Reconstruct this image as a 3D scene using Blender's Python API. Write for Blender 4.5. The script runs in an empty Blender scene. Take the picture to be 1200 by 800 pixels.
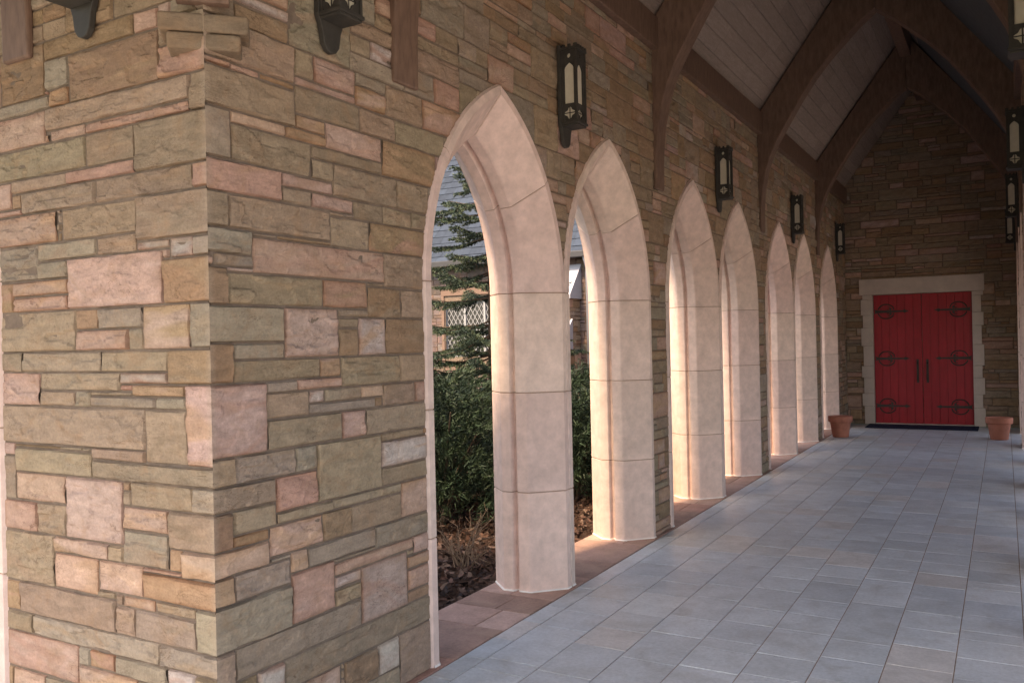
import bpy, bmesh, math, random
import numpy as np
from mathutils import Vector, Matrix

C = bpy.context.scene.collection
R = math.radians
PI = math.pi
scene = bpy.context.scene

# ------------------------------------------------------------------ camera, light, exposure
CAM = np.array([2.6351, 0.0, 1.70])
F_PX, YAW, PITCH, ROLL = 1005.4, 0.5208, 0.0006, -0.0215
_cy, _sy, _cp, _sp = math.cos(YAW), math.sin(YAW), math.cos(PITCH), math.sin(PITCH)
_fw = np.array([-_sy * _cp, _cy * _cp, _sp])
_r = np.array([_cy, _sy, 0.0])
_u = np.cross(_r, _fw)
_c, _s = math.cos(ROLL), math.sin(ROLL)
RT, UP = _c * _r + _s * _u, -_s * _r + _c * _u
cam_d = bpy.data.cameras.new('camera')
cam = bpy.data.objects.new('camera', cam_d)
C.objects.link(cam)
cam.matrix_world = Matrix(((RT[0], UP[0], -_fw[0], CAM[0]), (RT[1], UP[1], -_fw[1], CAM[1]),
                           (RT[2], UP[2], -_fw[2], CAM[2]), (0, 0, 0, 1)))
cam_d.sensor_width = 36
cam_d.lens = F_PX / 1200 * 36
cam_d.clip_start = 0.05
cam_d.clip_end = 2000
scene.camera = cam

SUN_EL, SUN_AZ = R(53), R(190)          # azimuth measured from +Y towards +X
world = bpy.data.worlds.new('World')
scene.world = world
world.use_nodes = True
nt = world.node_tree
nt.nodes.clear()
sky = nt.nodes.new('ShaderNodeTexSky')
sky.sky_type = 'NISHITA'
sky.sun_disc = False
sky.sun_elevation = SUN_EL
sky.sun_rotation = SUN_AZ
sky.air_density = 1.0
sky.dust_density = 3.0
sky.ozone_density = 1.0
bg = nt.nodes.new('ShaderNodeBackground')
bg.inputs['Strength'].default_value = 0.15
wo = nt.nodes.new('ShaderNodeOutputWorld')
nt.links.new(sky.outputs[0], bg.inputs[0])
nt.links.new(bg.outputs[0], wo.inputs[0])
sun_d = bpy.data.lights.new('sun', 'SUN')
sun_d.energy = 2.6
sun_d.angle = R(6)
sun_d.color = (1.0, 0.76, 0.53)
sun = bpy.data.objects.new('sun', sun_d)
C.objects.link(sun)
sd = Vector((math.sin(SUN_AZ) * math.cos(SUN_EL), math.cos(SUN_AZ) * math.cos(SUN_EL), math.sin(SUN_EL)))
sun.rotation_euler = sd.to_track_quat('Z', 'Y').to_euler()
sun.location = (0, 0, 30)
scene.view_settings.view_transform = 'Standard'
scene.view_settings.look = 'None'
scene.view_settings.exposure = 1.72
scene.view_settings.use_white_balance = True
scene.view_settings.white_balance_temperature = 7400
scene.view_settings.white_balance_tint = 10
scene.view_settings.gamma = 1.0
scene.view_settings.use_curve_mapping = False
scene.render.engine = 'CYCLES'
scene.cycles.max_bounces = 10
scene.cycles.diffuse_bounces = 7
scene.cycles.glossy_bounces = 3
scene.cycles.use_denoising = True
scene.cycles.sample_clamp_indirect = 8.0

# ------------------------------------------------------------------ helpers
def unproj(x, y, ax, v):
    d = _fw + RT * (x - 600) / F_PX - UP * (y - 400) / F_PX
    t = (v - CAM[ax]) / d[ax]
    return CAM + t * d

class MB:
    def __init__(s):
        s.v, s.f, s.m, s.c, s.n = [], [], [], [], 0
    def add(s, V, F, mi=0, col=None):
        V = np.asarray(V, float).reshape(-1, 3)
        s.v.append(V)
        s.f += [tuple(i + s.n for i in f) for f in F]
        s.m += [mi] * len(F)
        if col is None: col = (1, 1, 1)
        col = np.asarray(col, float)
        s.c.append(np.broadcast_to(col, (len(V), 3)) if col.ndim == 1 else col)
        s.n += len(V)
    def box(s, a, b, mi=0, col=None, M=None):
        x0, y0, z0 = a; x1, y1, z1 = b
        V = np.array([(x0,y0,z0),(x1,y0,z0),(x1,y1,z0),(x0,y1,z0),(x0,y0,z1),(x1,y0,z1),(x1,y1,z1),(x0,y1,z1)], float)
        if M is not None: V = np.array([M @ Vector(p) for p in V])
        s.add(V, [(3,2,1,0),(4,5,6,7),(0,1,5,4),(1,2,6,5),(2,3,7,6),(3,0,4,7)], mi, col)
    def prism(s, poly, h0, h1, fn, mi=0, col=None):
        """poly of (a,b); fn(a,b,h)->xyz"""
        n = len(poly)
        V = [fn(a, b, h0) for a, b in poly] + [fn(a, b, h1) for a, b in poly]
        F = [tuple(range(n - 1, -1, -1)), tuple(range(n, 2 * n))]
        F += [(i, (i + 1) % n, n + (i + 1) % n, n + i) for i in range(n)]
        s.add(V, F, mi, col)
    def tube(s, pts, rads, k=6, mi=0, col=None):
        pts = [Vector(p) for p in pts]
        if not hasattr(rads, '__len__'): rads = [rads] * len(pts)
        V, F = [], []
        for i, p in enumerate(pts):
            t = (pts[min(i + 1, len(pts) - 1)] - pts[max(i - 1, 0)]).normalized()
            a = t.cross(Vector((0.31, 0.2, 0.93)) if abs(t.z) < 0.9 else Vector((1, 0, 0))).normalized()
            b = t.cross(a)
            for j in range(k):
                q = 2 * PI * j / k
                V.append(p + rads[i] * (math.cos(q) * a + math.sin(q) * b))
        for i in range(len(pts) - 1):
            for j in range(k):
                F.append((i*k+j, i*k+(j+1)%k, (i+1)*k+(j+1)%k, (i+1)*k+j))
        F.append(tuple(range(k - 1, -1, -1)))
        F.append(tuple((len(pts)-1)*k + j for j in range(k)))
        s.add(V, F, mi, col)
    def lathe(s, prof, k=32, mi=0, col=None):
        V, F = [], []
        for r, z in prof:
            for j in range(k):
                q = 2 * PI * j / k
                V.append((r * math.cos(q), r * math.sin(q), z))
        for i in range(len(prof) - 1):
            for j in range(k):
                F.append((i*k+j, i*k+(j+1)%k, (i+1)*k+(j+1)%k, (i+1)*k+j))
        s.add(V, F, mi, col)
    def mesh(s, name, mats, smooth=False):
        me = bpy.data.meshes.new(name)
        V = np.concatenate(s.v) if s.v else np.zeros((0, 3))
        me.from_pydata(V.tolist(), [], s.f)
        for m in mats: me.materials.append(m)
        me.polygons.foreach_set('material_index', s.m)
        if smooth: me.polygons.foreach_set('use_smooth', [True] * len(s.f))
        at = me.color_attributes.new('Col', 'FLOAT_COLOR', 'POINT')
        cc = np.ones((len(V), 4)); cc[:, :3] = np.concatenate(s.c)
        at.data.foreach_set('color', cc.ravel())
        me.update()
        return me
    def build(s, name, mats, parent=None, smooth=False, bevel=0.0, seg=2):
        if not isinstance(mats, (list, tuple)): mats = [mats]
        o = bpy.data.objects.new(name, s.mesh(name, mats, smooth))
        C.objects.link(o)
        if parent is not None: o.parent = parent
        if bevel:
            b = o.modifiers.new('bevel', 'BEVEL'); b.width = bevel; b.segments = seg; b.limit_method = 'ANGLE'
        return o

def tag(o, label=None, cat=None, group=None, kind=None):
    if label: o['label'] = label
    if cat: o['category'] = cat
    if group: o['group'] = group
    if kind: o['kind'] = kind
    return o
def thing(name, label, cat, loc=(0, 0, 0), rz=0, group=None):
    o = bpy.data.objects.new(name, None)
    C.objects.link(o)
    o.empty_display_size = 0.2
    o.location = loc; o.rotation_euler = (0, 0, rz)
    return tag(o, label, cat, group)
def dup(root, loc, rz, label=None):
    r = root.copy(); C.objects.link(r); r.location = loc; r.rotation_euler = (0, 0, rz)
    if label: r['label'] = label
    for ch in list(root.children):
        c = ch.copy(); C.objects.link(c); c.parent = r
        for g in list(ch.children):
            d = g.copy(); C.objects.link(d); d.parent = c
    return r

# ------------------------------------------------------------------ noise
_rs = np.random.RandomState(7)
_perm = _rs.rand(256, 256)
def vn(x, y, seed=0):
    x = np.asarray(x, float) + seed * 17.31; y = np.asarray(y, float) + seed * 9.77
    xi = np.floor(x).astype(int); yi = np.floor(y).astype(int)
    fx = x - xi; fy = y - yi
    fx = fx * fx * (3 - 2 * fx); fy = fy * fy * (3 - 2 * fy)
    g = lambda a, b: _perm[a & 255, b & 255]
    return ((g(xi, yi) * (1 - fx) + g(xi + 1, yi) * fx) * (1 - fy) + (g(xi, yi + 1) * (1 - fx) + g(xi + 1, yi + 1) * fx) * fy) * 2 - 1
def fbm(x, y, seed=0, o=3):
    r, a, t = 0, 1, 0
    for i in range(o):
        r = r + a * vn(x * 2**i, y * 2**i, seed + i * 3.3); t += a; a *= .5
    return r / t
def sst(x): 
    x = np.clip(x, 0, 1); return x * x * (3 - 2 * x)

# ------------------------------------------------------------------ materials
def mat(name, rough=0.8, spec=0.3):
    m = bpy.data.materials.new(name); m.use_nodes = True
    n = m.node_tree.nodes; b = n['Principled BSDF']
    b.inputs['Roughness'].default_value = rough
    b.inputs['Specular IOR Level'].default_value = spec
    return m, m.node_tree, b
def N(t, typ, **kw):
    n = t.nodes.new(typ)
    for k, v in kw.items():
        if hasattr(n, k): setattr(n, k, v)
        else: n.inputs[k].default_value = v
    return n
def L(t, a, b): t.links.new(a, b)
def noise(t, scale, detail=4, rough=0.6, stretch=None, coord='Object', dist=0.0):
    tc = N(t, 'ShaderNodeTexCoord')
    src = tc.outputs[coord]
    if stretch:
        mp = N(t, 'ShaderNodeMapping'); mp.inputs['Scale'].default_value = stretch
        L(t, src, mp.inputs[0]); src = mp.outputs[0]
    n = N(t, 'ShaderNodeTexNoise', Scale=scale, Detail=detail, Roughness=rough, Distortion=dist)
    L(t, src, n.inputs['Vector'])
    return n.outputs['Fac']
def ramp(t, fac, stops):
    r = N(t, 'ShaderNodeValToRGB')
    e = r.color_ramp.elements
    while len(e) < len(stops): e.new(0.5)
    for i, (p, c) in enumerate(stops):
        e[i].position = p; e[i].color = (*c, 1) if len(c) == 3 else c
    L(t, fac, r.inputs[0]); return r.outputs[0]
def mix(t, a, b, fac, mode='MIX'):
    m = N(t, 'ShaderNodeMix', data_type='RGBA', blend_type=mode)
    for s, i in ((a, 6), (b, 7)):
        if isinstance(s, tuple): m.inputs[i].default_value = (*s, 1)
        else: L(t, s, m.inputs[i])
    if isinstance(fac, (int, float)): m.inputs[0].default_value = fac
    else: L(t, fac, m.inputs[0])
    return m.outputs[2]
def bump(t, b, h, strength=0.4, dist=0.01):
    n = N(t, 'ShaderNodeBump', Strength=strength, Distance=dist)
    L(t, h, n.inputs['Height']); L(t, n.outputs[0], b.inputs['Normal'])
def grey(v): return (v, v, v)

def attr_mat(name, rough, v_lo=0.75, v_hi=1.2, scale=8, bstr=0.4, bscale=60, bdist=0.006, stretch=None, tint=None, spec=0.25, veins=False):
    m, t, b = mat(name, rough, spec)
    a = N(t, 'ShaderNodeAttribute', attribute_name='Col')
    v = ramp(t, noise(t, scale, 6, 0.65, stretch), [(0.25, grey(v_lo)), (0.75, grey(v_hi))])
    c = mix(t, a.outputs['Color'], v, 1.0, 'MULTIPLY')
    f = ramp(t, noise(t, scale * 9, 5, 0.7), [(0.3, grey(0.82)), (0.7, grey(1.12))])
    c = mix(t, c, f, 1.0, 'MULTIPLY')
    if tint:
        k = ramp(t, noise(t, scale * 0.6, 4, 0.6, dist=1.2), [(0.52, grey(0)), (0.72, grey(tint[1]))])
        c = mix(t, c, tint[0], k)
    h = noise(t, bscale, 8, 0.7, stretch)
    if veins:
        nv = noise(t, 5.5, 5, 0.62, (1, 1, 2.8), dist=1.6)
        vein = ramp(t, nv, [(0.474, grey(0)), (0.488, grey(1)), (0.494, grey(0))])
        msk = ramp(t, noise(t, 3.1, 2, 0.5), [(0.48, grey(0)), (0.60, grey(.75))])
        vm = mix(t, (0, 0, 0), vein, msk)
        c = mix(t, c, (0.085, 0.045, 0.028), vm)
        st = ramp(t, nv, [(0.484, grey(0)), (0.492, grey(.35)), (0.60, grey(.35)), (1, grey(.3))])
        ad = N(t, 'ShaderNodeMath', operation='ADD'); L(t, h, ad.inputs[0]); L(t, st, ad.inputs[1]); h = ad.outputs[0]
    L(t, c, b.inputs['Base Color'])
    bump(t, b, h, bstr, bdist)
    return m

M_STONE = attr_mat('sandstone', 0.85, 0.72, 1.2, 9, 0.45, 50, 0.009, veins=True, stretch=(1, 1, 2.6), tint=((0.31, 0.19, 0.11), 0.40), spec=0.2)
M_PAVER = attr_mat('slate_paver', 0.42, 0.8, 1.16, 5, 0.35, 22, 0.007, tint=((0.20, 0.17, 0.14), 0.35), spec=0.5)
M_SILL = attr_mat('red_flagstone', 0.7, 0.7, 1.2, 6, 0.5, 35, 0.008, tint=((0.40, 0.27, 0.2), 0.5))
M_BOARD = attr_mat('ceiling_board', 0.7, 0.75, 1.15, 5, 0.2, 30, 0.003, stretch=(9, 1, 9))
M_TILE = attr_mat('roof_slate', 0.8, 0.8, 1.15, 9, 0.3, 30, 0.005, spec=0.2)
M_LEAF = attr_mat('needle_foliage', 0.6, 0.85, 1.15, 4, 0.0, 10, 0.001, spec=0.3)
M_LITTER = attr_mat('dry_leaves', 0.8, 0.8, 1.2, 20, 0.0, 10, 0.001)
def simple(name, col, rough=0.8, spec=0.3, lo=0.85, hi=1.12, scale=12, bstr=0.2, bscale=60, bdist=0.003, stretch=None, metal=0.0):
    m, t, b = mat(name, rough, spec)
    v = ramp(t, noise(t, scale, 6, 0.65, stretch), [(0.25, grey(lo)), (0.75, grey(hi))])
    L(t, mix(t, v, col, 1.0, 'MULTIPLY'), b.inputs['Base Color'])
    b.inputs['Metallic'].default_value = metal
    if bstr: bump(t, b, noise(t, bscale, 6, 0.65, stretch), bstr, bdist)
    return m
M_MORTAR = simple('mortar', (0.19, 0.145, 0.115), 0.95, 0.1, 0.7, 1.2, 20, 0.5, 80, 0.006)
M_FMORTAR = simple('floor_mortar', (0.27, 0.20, 0.16), 0.9, 0.1, 0.7, 1.2, 20)
M_LIME = attr_mat('limestone', 0.8, 0.95, 1.03, 1.2, 0.3, 160, 0.002, tint=((0.60, 0.455, 0.37), 0.15), spec=0.2)
M_LJOINT = simple('limestone_joint', (0.36, 0.26, 0.20), 0.9, 0.1)
M_BEAD = simple('caulk_bead', (0.80, 0.76, 0.72), 0.6, 0.3)
M_TIMBER = simple('brown_timber', (0.165, 0.102, 0.075), 0.62, 0.3, 0.62, 1.3, 7, 0.25, 30, 0.003, stretch=(4, 4, 1))
M_IRON = simple('black_iron', (0.040, 0.036, 0.031), 0.6, 0.4, 0.7, 1.3, 20, 0.3, 90, 0.002)
M_GLASS = simple('cream_lamp_glass', (0.62, 0.57, 0.46), 0.3, 0.5, 0.9, 1.06, 20, 0.0)
M_RED = simple('red_door_paint', (0.35, 0.010, 0.022), 0.45, 0.4, 0.72, 1.15, 4, 0.25, 40, 0.002, stretch=(6, 6, 1))
M_DFRAME = simple('door_limestone', (0.54, 0.465, 0.41), 0.8, 0.2, 0.85, 1.1, 5, 0.3, 70, 0.004)
M_TERRA = simple('terracotta', (0.43, 0.170, 0.115), 0.85, 0.2, 0.68, 1.2, 6, 0.2, 60, 0.002)
M_SOIL = simple('potting_soil', (0.035, 0.025, 0.02), 0.95, 0.1)
M_MAT = simple('dark_mat', (0.018, 0.022, 0.042), 0.95, 0.1, 0.7, 1.3, 60, 0.6, 200, 0.006)
M_MULCH = simple('mulch', (0.055, 0.034, 0.026), 0.95, 0.1, 0.45, 1.5, 25, 0.9, 50, 0.03)
M_GRASS = simple('lawn', (0.06, 0.075, 0.03), 0.95, 0.1, 0.6, 1.3, 3, 0.6, 60, 0.03)
M_SILLST = simple('window_stone', (0.19, 0.13, 0.105), 0.85, 0.2)
M_BOUNCE = simple('pale_bounce', (0.46, 0.44, 0.41), 0.85, 0.2, 0.85, 1.1, 2, 0.2, 40, 0.004)  # pale surface of the added light-bouncing ground
M_BARK = simple('bark', (0.09, 0.065, 0.05), 0.9, 0.1, 0.6, 1.3, 12, 0.8, 25, 0.02, stretch=(2, 2, .5))
M_TWIG = simple('dry_twig', (0.20, 0.14, 0.10), 0.85, 0.15, 0.7, 1.2, 20, 0.0)
M_WHITE = simple('white_frame_paint', (0.30, 0.31, 0.33), 0.5, 0.4, 0.92, 1.05, 8, 0.0)
M_CAPSTONE = simple('pale_capstone', (0.36, 0.37, 0.42), 0.7, 0.3, 0.88, 1.08, 6, 0.3, 60, 0.003)
M_GUTTER = simple('dark_gutter', (0.045, 0.045, 0.05), 0.5, 0.4)
M_ROOFTOP = simple('roof_underlay', (0.10, 0.11, 0.12), 0.8, 0.2)
M_PANE, _t, _b = mat('dark_window_glass', 0.08, 0.6)
_b.inputs['Base Color'].default_value = (0.02, 0.024, 0.03, 1)

# ------------------------------------------------------------------ layout constants
W = 2.78            # clear width of the cloister
WR = 2.845           # inner face of the right wall
YC = 2.274          # inner corner
YE = 17.5           # end wall
YO = YC - W         # outer side of the side passage
M0, BAY, AS = 5.33, 3.723, 0.83
AH, ZS, ZA = 0.82, 2.03, 3.256       # half width, spring, apex of an arch surround
_rise = ZA - ZS
CC = (_rise**2 - AH**2) / (2 * AH)
RR = AH + CC
WT = 0.52           # wall thickness
ZT = 4.46           # wall top
ARCH_Y = [M0 - AS, M0 + AS, M0 + BAY - AS, M0 + BAY + AS, M0 + 2*BAY - AS, M0 + 2*BAY + AS, M0 + 3*BAY - AS]

def arch_d(u, z, centres):
    d = np.full(np.broadcast(u, z).shape, 1e3)
    u = np.broadcast_to(u, d.shape); z = np.broadcast_to(z, d.shape)
    for c in centres:
        s = np.where(u >= c, 1.0, -1.0)
        up = np.hypot(u - (c - s * CC), z - ZS) - RR
        lo = np.abs(u - c) - AH
        d = np.minimum(d, np.where(z > ZS, up, lo))
    return d
def arch_snap(u, z, centres, off):
    """move points that lie inside an arch (or closer than off) onto its outline"""
    u, z = u.copy(), z.copy()
    for c in centres:
        s = np.where(u >= c, 1.0, -1.0)
        cx = c - s * CC
        h = np.hypot(u - cx, z - ZS) + 1e-9
        upd = h - RR; lod = np.abs(u - c) - AH
        ins_up = (z > ZS) & (upd < off) & (np.abs(u - c) < 1.2)
        ins_lo = (z <= ZS) & (lod < off) & (np.abs(u - c) < 1.2)
        k = (RR + off) / h
        nu = cx + (u - cx) * k; nz = ZS + (z - ZS) * k
        over = ins_up & ((nu - c) * s < 0)
        nz = np.where(over, ZS + math.sqrt((RR + off)**2 - CC**2), nz); nu = np.where(over, c, nu)
        u = np.where(ins_up, nu, np.where(ins_lo, c + s * (AH + off), u))
        z = np.where(ins_up, nz, z)
    return u, z

# stone colours (linear albedo)
PAL = {
 'T': (0.302, 0.226, 0.160), 'G': (0.298, 0.240, 0.184), 'B': (0.285, 0.190, 0.122), 'O': (0.36, 0.245, 0.155),
 'P': (0.46, 0.320, 0.250), 'M': (0.46, 0.330, 0.280), 'R': (0.42, 0.265, 0.210), 'W': (0.46, 0.395, 0.345)}
def pick(rng, weights):
    ks = list(weights); w = np.array([weights[k] for k in ks], float)
    return ks[rng.choice(len(ks), p=w / w.sum())]
WALLW = dict(T=40, G=20, B=16, O=8, P=8, M=4, R=5, W=3)

def courses(U, Z, rng, weights, wide=1.0, scale=1.0):
    """coursed ashlar: courses of uneven height, each cut into single stones and small stacks"""
    out = []
    z = 0.0
    while z < Z:
        H = rng.choice([.08, .13, .17, .21, .26], p=[.16, .24, .26, .22, .12]) * scale * rng.uniform(.9, 1.1)
        u = -rng.uniform(0, .4)
        while u < U:
            r = rng.rand()
            w = rng.uniform(.16, .62) * wide * (0.7 + H)
            if H < .10: w *= 1.2
            if r < .42 or H < .10:
                if H > .18: w = min(w, .5 * wide)
                cells = [(u, w, z, H)]
            else:
                n = 2 if H < .2 or rng.rand() < .6 else 3
                cut = np.sort(rng.uniform(.25, .75, n - 1)) if n == 2 else np.array([rng.uniform(.25, .4), rng.uniform(.6, .75)])
                zs = [0] + list(cut * H) + [H]
                w = max(w, .22)
                cells = []
                for a, b in zip(zs, zs[1:]):
                    if rng.rand() < .5 and w > .3:
                        c = w * rng.uniform(.3, .7); cells += [(u, c, z + a, b - a), (u + c, w - c, z + a, b - a)]
                    else: cells.append((u, w, z + a, b - a))
            for (a, ww, zz, hh) in cells: out.append((a, a + ww, zz, zz + hh, pick(rng, weights)))
            u += w
        z += H
    return out

def layout(U, Z, pre, rng, centres=(), block=None, weights=WALLW, hs=(6, 8, 10, 13, 16, 20, 24), wmax=70, asp=(1.3, 4.5), wide=1.0, scale=1.0):
    cs = courses(U, Z, rng, weights, wide, scale)
    if pre: cs = [c for c in cs if c[0] > 1.40 or c[2] > 2.75]
    npre = len(pre)
    pre = list(pre) + cs
    """random ashlar on a 1 cm grid -> list of (u0,u1,z0,z1,colour key)"""
    nu, nz = int(round(U * 100)), int(round(Z * 100))
    occ = np.zeros((nz, nu), bool)
    uu = (np.arange(nu) + .5) / 100; zz = (np.arange(nz) + .5) / 100
    inside = arch_d(uu[None, :], zz[:, None], centres) < 0.004 if len(centres) else np.zeros_like(occ)
    if block is not None:
        occ |= block(uu[None, :], zz[:, None])
    out = []
    P = []
    ue, ze = {0, nu}, {0, nz}
    for (u0, u1, z0, z1, k) in pre:
        r = [int(round(v * 100)) for v in (u0, u1, z0, z1)]
        for i, es in ((0, ue), (1, ue), (2, ze), (3, ze)):
            near = [e for e in es if abs(e - r[i]) <= (3 if i > 1 else 2)]
            if near and i < 4 and (r[1] - r[0] > 5 or i > 1): r[i] = min(near, key=lambda e: abs(e - r[i]))
        a, b, c, d = max(r[0], 0), min(r[1], nu), max(r[2], 0), min(r[3], nz)
        # trim against stones already set
        for _ in range(8):
            if b - a < 2 or d - c < 2: break
            blk = occ[c:d, a:b]
            if not blk.any(): break
            cand = [blk[:, 0].mean(), blk[:, -1].mean(), blk[0].mean(), blk[-1].mean()]
            i = int(np.argmax(cand))
            if cand[i] == 0: break
            if i == 0: a += 1
            elif i == 1: b -= 1
            elif i == 2: c += 1
            else: d -= 1
        if b - a < 3 or d - c < 3 or occ[c:d, a:b].any(): continue
        occ[c:d, a:b] = True
        ue |= {a, b}; ze |= {c, d}
        P.append([a, b, c, d, k])
    for _ in range(7):                                   # close the slivers between set stones
        for p in P:
            a, b, c, d, k = p
            if a > 0 and not occ[c:d, a-1].any(): occ[c:d, a-1] = True; p[0] -= 1; a -= 1
            if b < nu and not occ[c:d, b].any(): occ[c:d, b] = True; p[1] += 1; b += 1
            if c > 0 and not occ[c-1, a:b].any(): occ[c-1, a:b] = True; p[2] -= 1; c -= 1
            if d < nz and not occ[d, a:b].any(): occ[d, a:b] = True; p[3] += 1
    if npre: print('set stones', npre, 'kept', sum(1 for p in P if p[0] < 140 and p[2] < 300))
    out += [tuple(p) for p in P]
    for zi in range(nz):
        row = occ[zi] | inside[zi]
        ui = 0
        while ui < nu:
            if row[ui]: ui += 1; continue
            r = 0
            while ui + r < nu and not occ[zi, ui + r] and r < 140: r += 1
            h = int(rng.choice(hs))
            w = int(h * rng.uniform(*asp))
            if rng.rand() < .25: w = int(rng.uniform(6, 16))
            w = max(5, min(w, wmax))
            if r - w < 6: w = r if r <= wmax + 6 else r // 2
            w = min(w, r)
            hh = 0
            while hh < h + 5 and zi + hh < nz and not occ[zi + hh, ui:ui + w].any(): hh += 1
            h = hh if hh - h < 5 else h
            h = min(h, hh, max(4, int(w * 1.2)))
            a, b = ui, ui + w
            occ[zi:zi + h, a:b] = True
            row = occ[zi] | inside[zi]
            if not inside[zi:zi + h, a:b].all():
                out.append((a, b, zi, zi + h, pick(rng, weights)))
            ui += w
    return [(a / 100, b / 100, c / 100, d / 100, k) for a, b, c, d, k in out]

def stones(mb, lay, to3, rng, centres=(), step=0.03, amp=1.0, joint=0.0028, corner=False, jit=0.075, uoff=0.0, gain=1.0):
    for (u0, u1, z0, z1, k) in lay:
        if u1 - u0 < 0.018 or z1 - z0 < 0.018: continue
        isc = corner and u0 < 0.005
        j = joint * rng.uniform(0.7, 1.35)
        a = u0 if isc else u0 + j
        b, c, d = u1 - j, z0 + j * rng.uniform(.7, 1.2), z1 - j * rng.uniform(.7, 1.2)
        def axis(p, q, cor):
            n = max(1, int(round((q - p - .03) / step)))
            e = [0.003, 0.010]
            m = list(np.linspace(p + .02, q - .02, n + 1)) if q - p > .06 else [(p + q) / 2]
            l = [p] if cor else [p, p + e[0], p + e[1]]
            return np.array(l + m + [q - e[1], q - e[0], q])
        us, zs = axis(a, b, isc), axis(c, d, False)
        Ug, Zg = np.meshgrid(us, zs)
        if not isc: Ug = Ug + 0.004 * vn(Zg * 9, Ug * 0 + 3, rng.rand() * 50)
        Zg = Zg + 0.003 * vn(Ug * 7, Zg * 0 + 5, rng.rand() * 50)
        keep = None
        if len(centres):
            ad = arch_d(Ug, Zg, centres)
            ins = ad < 0.009
            keep = ~(ins[:-1, :-1] & ins[1:, :-1] & ins[:-1, 1:] & ins[1:, 1:])
            if not keep.any(): continue
            Ug, Zg = arch_snap(Ug, Zg, centres, 0.009)
            ad = np.maximum(arch_d(Ug, Zg, centres) - 0.009, 0)
        e = np.minimum(np.minimum(Zg - c, d - Zg), b - Ug)
        if not isc: e = np.minimum(e, Ug - a)
        if len(centres): e = np.minimum(e, ad)
        e = np.maximum(e, 0)
        sd = rng.rand() * 90
        base = rng.uniform(0.001, 0.009)
        rough = rng.uniform(0.5, 1.5) * amp
        f = rng.uniform(5, 11)
        n1 = fbm(Ug * f, Zg * f * 1.8, sd, 3)
        ter = fbm(Ug * f * .8 + 5, Zg * f * 2.2, sd + 7, 2)
        led = (sst((ter + .10) / .07) - .5) * 0.007 * (1 if rng.rand() < .7 else 0.2) + sst((fbm(Ug * f * 1.9, Zg * f * 3.4, sd + 31, 2) - .12) / .05) * .003
        tl = rng.uniform(-1, 1) * 0.006 * (Ug - (a + b) / 2) / max(b - a, .05) + rng.uniform(-1, 1) * 0.006 * (Zg - (c + d) / 2) / max(d - c, .05)
        if isc: 
            fade = sst((Ug - a) / 0.05)
            hgt = 0.012 + fade * ((n1 * .006 + led) * rough + tl)
            hgt = -0.016 + (hgt + 0.016) * sst(e / 0.0045)
            Ug = np.where(Ug <= a + 1e-6, a - (hgt), Ug)
        else:
            hgt = base + ((n1 * .006 + led) * rough + tl) * (.45 + .55 * sst(e / 0.02))
            if len(centres): hgt = np.minimum(hgt, .003 + hgt * sst(ad / .12))
            hgt = -0.016 + (hgt + 0.016) * sst((e + .0005) / 0.0045)
        col = np.array(PAL[k]) * rng.uniform(1 - jit * 1.6, 1 + jit * 1.6) * (1 + rng.uniform(-1, 1, 3) * jit * .5)
        col = np.broadcast_to(col, Ug.shape + (3,)).copy()
        band = fbm(Ug * 3 + sd, Zg * 22 + vn(Ug * 5, Zg * 5, sd) * 1.5, sd + 2, 3)
        if k in 'PMRWO':
            mixc = np.array(rng.choice([0, 1, 2]) == np.arange(3)) @ np.array([(0.45, 0.29, 0.18), (0.48, 0.35, 0.30), (0.40, 0.24, 0.185)])
            kk = (sst((band + .1) / .5) * .65)[..., None]
            col = col * (1 - kk) + mixc * kk
            rust = (np.exp(-e / 0.012) * rng.uniform(.2, .8))[..., None]
            col = col * (1 - rust) + np.array((0.22, 0.09, 0.04)) * rust
        else:
            kk = (sst((band - .05) / .5) * .5)[..., None]
            mixc = np.array([(0.33, 0.235, 0.15), (0.28, 0.225, 0.165), (0.32, 0.215, 0.15), (0.23, 0.17, 0.115)][rng.randint(4)])
            col = col * (1 - kk) + mixc * kk
        if isc: col = np.where(((Ug - a) < .004)[..., None], col * .6 + np.array((.40, .32, .25)) * .4, col)
        ny, nx = Ug.shape
        V = to3(Ug.ravel() + uoff, Zg.ravel(), hgt.ravel())
        F = []
        for y in range(ny - 1):
            for x in range(nx - 1):
                if keep is not None and not keep[y, x]: continue
                i = y * nx + x
                F.append((i, i + 1, i + nx + 1, i + nx))
        mb.add(V, F, 0, col.reshape(-1, 3) * gain)

def sheet(mb, U0, U1, Z1, to3, h, centres=(), step=0.06, mi=1, ztop=None, block=None):
    us = np.linspace(U0, U1, int((U1 - U0) / step) + 2); zs = np.linspace(0, Z1, int(Z1 / step) + 2)
    Ug, Zg = np.meshgrid(us, zs)
    keep = np.ones((len(zs) - 1, len(us) - 1), bool)
    if len(centres):
        ins = arch_d(Ug, Zg, centres) < 0
        keep = ~(ins[:-1, :-1] & ins[1:, :-1] & ins[:-1, 1:] & ins[1:, 1:])
        Ug, Zg = arch_snap(Ug, Zg, centres, 0.0)
    if block is not None:
        cu, cz = (us[1:] + us[:-1]) / 2, (zs[1:] + zs[:-1]) / 2
        keep &= ~block(cu[None, :], cz[:, None])
    nx = len(us)
    F = [(y*nx+x, y*nx+x+1, (y+1)*nx+x+1, (y+1)*nx+x) for y in range(len(zs) - 1) for x in range(nx - 1) if keep[y, x]]
    mb.add(to3(Ug.ravel(), Zg.ravel(), np.full(Ug.size, h)), F, mi, (1, 1, 1))

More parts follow.
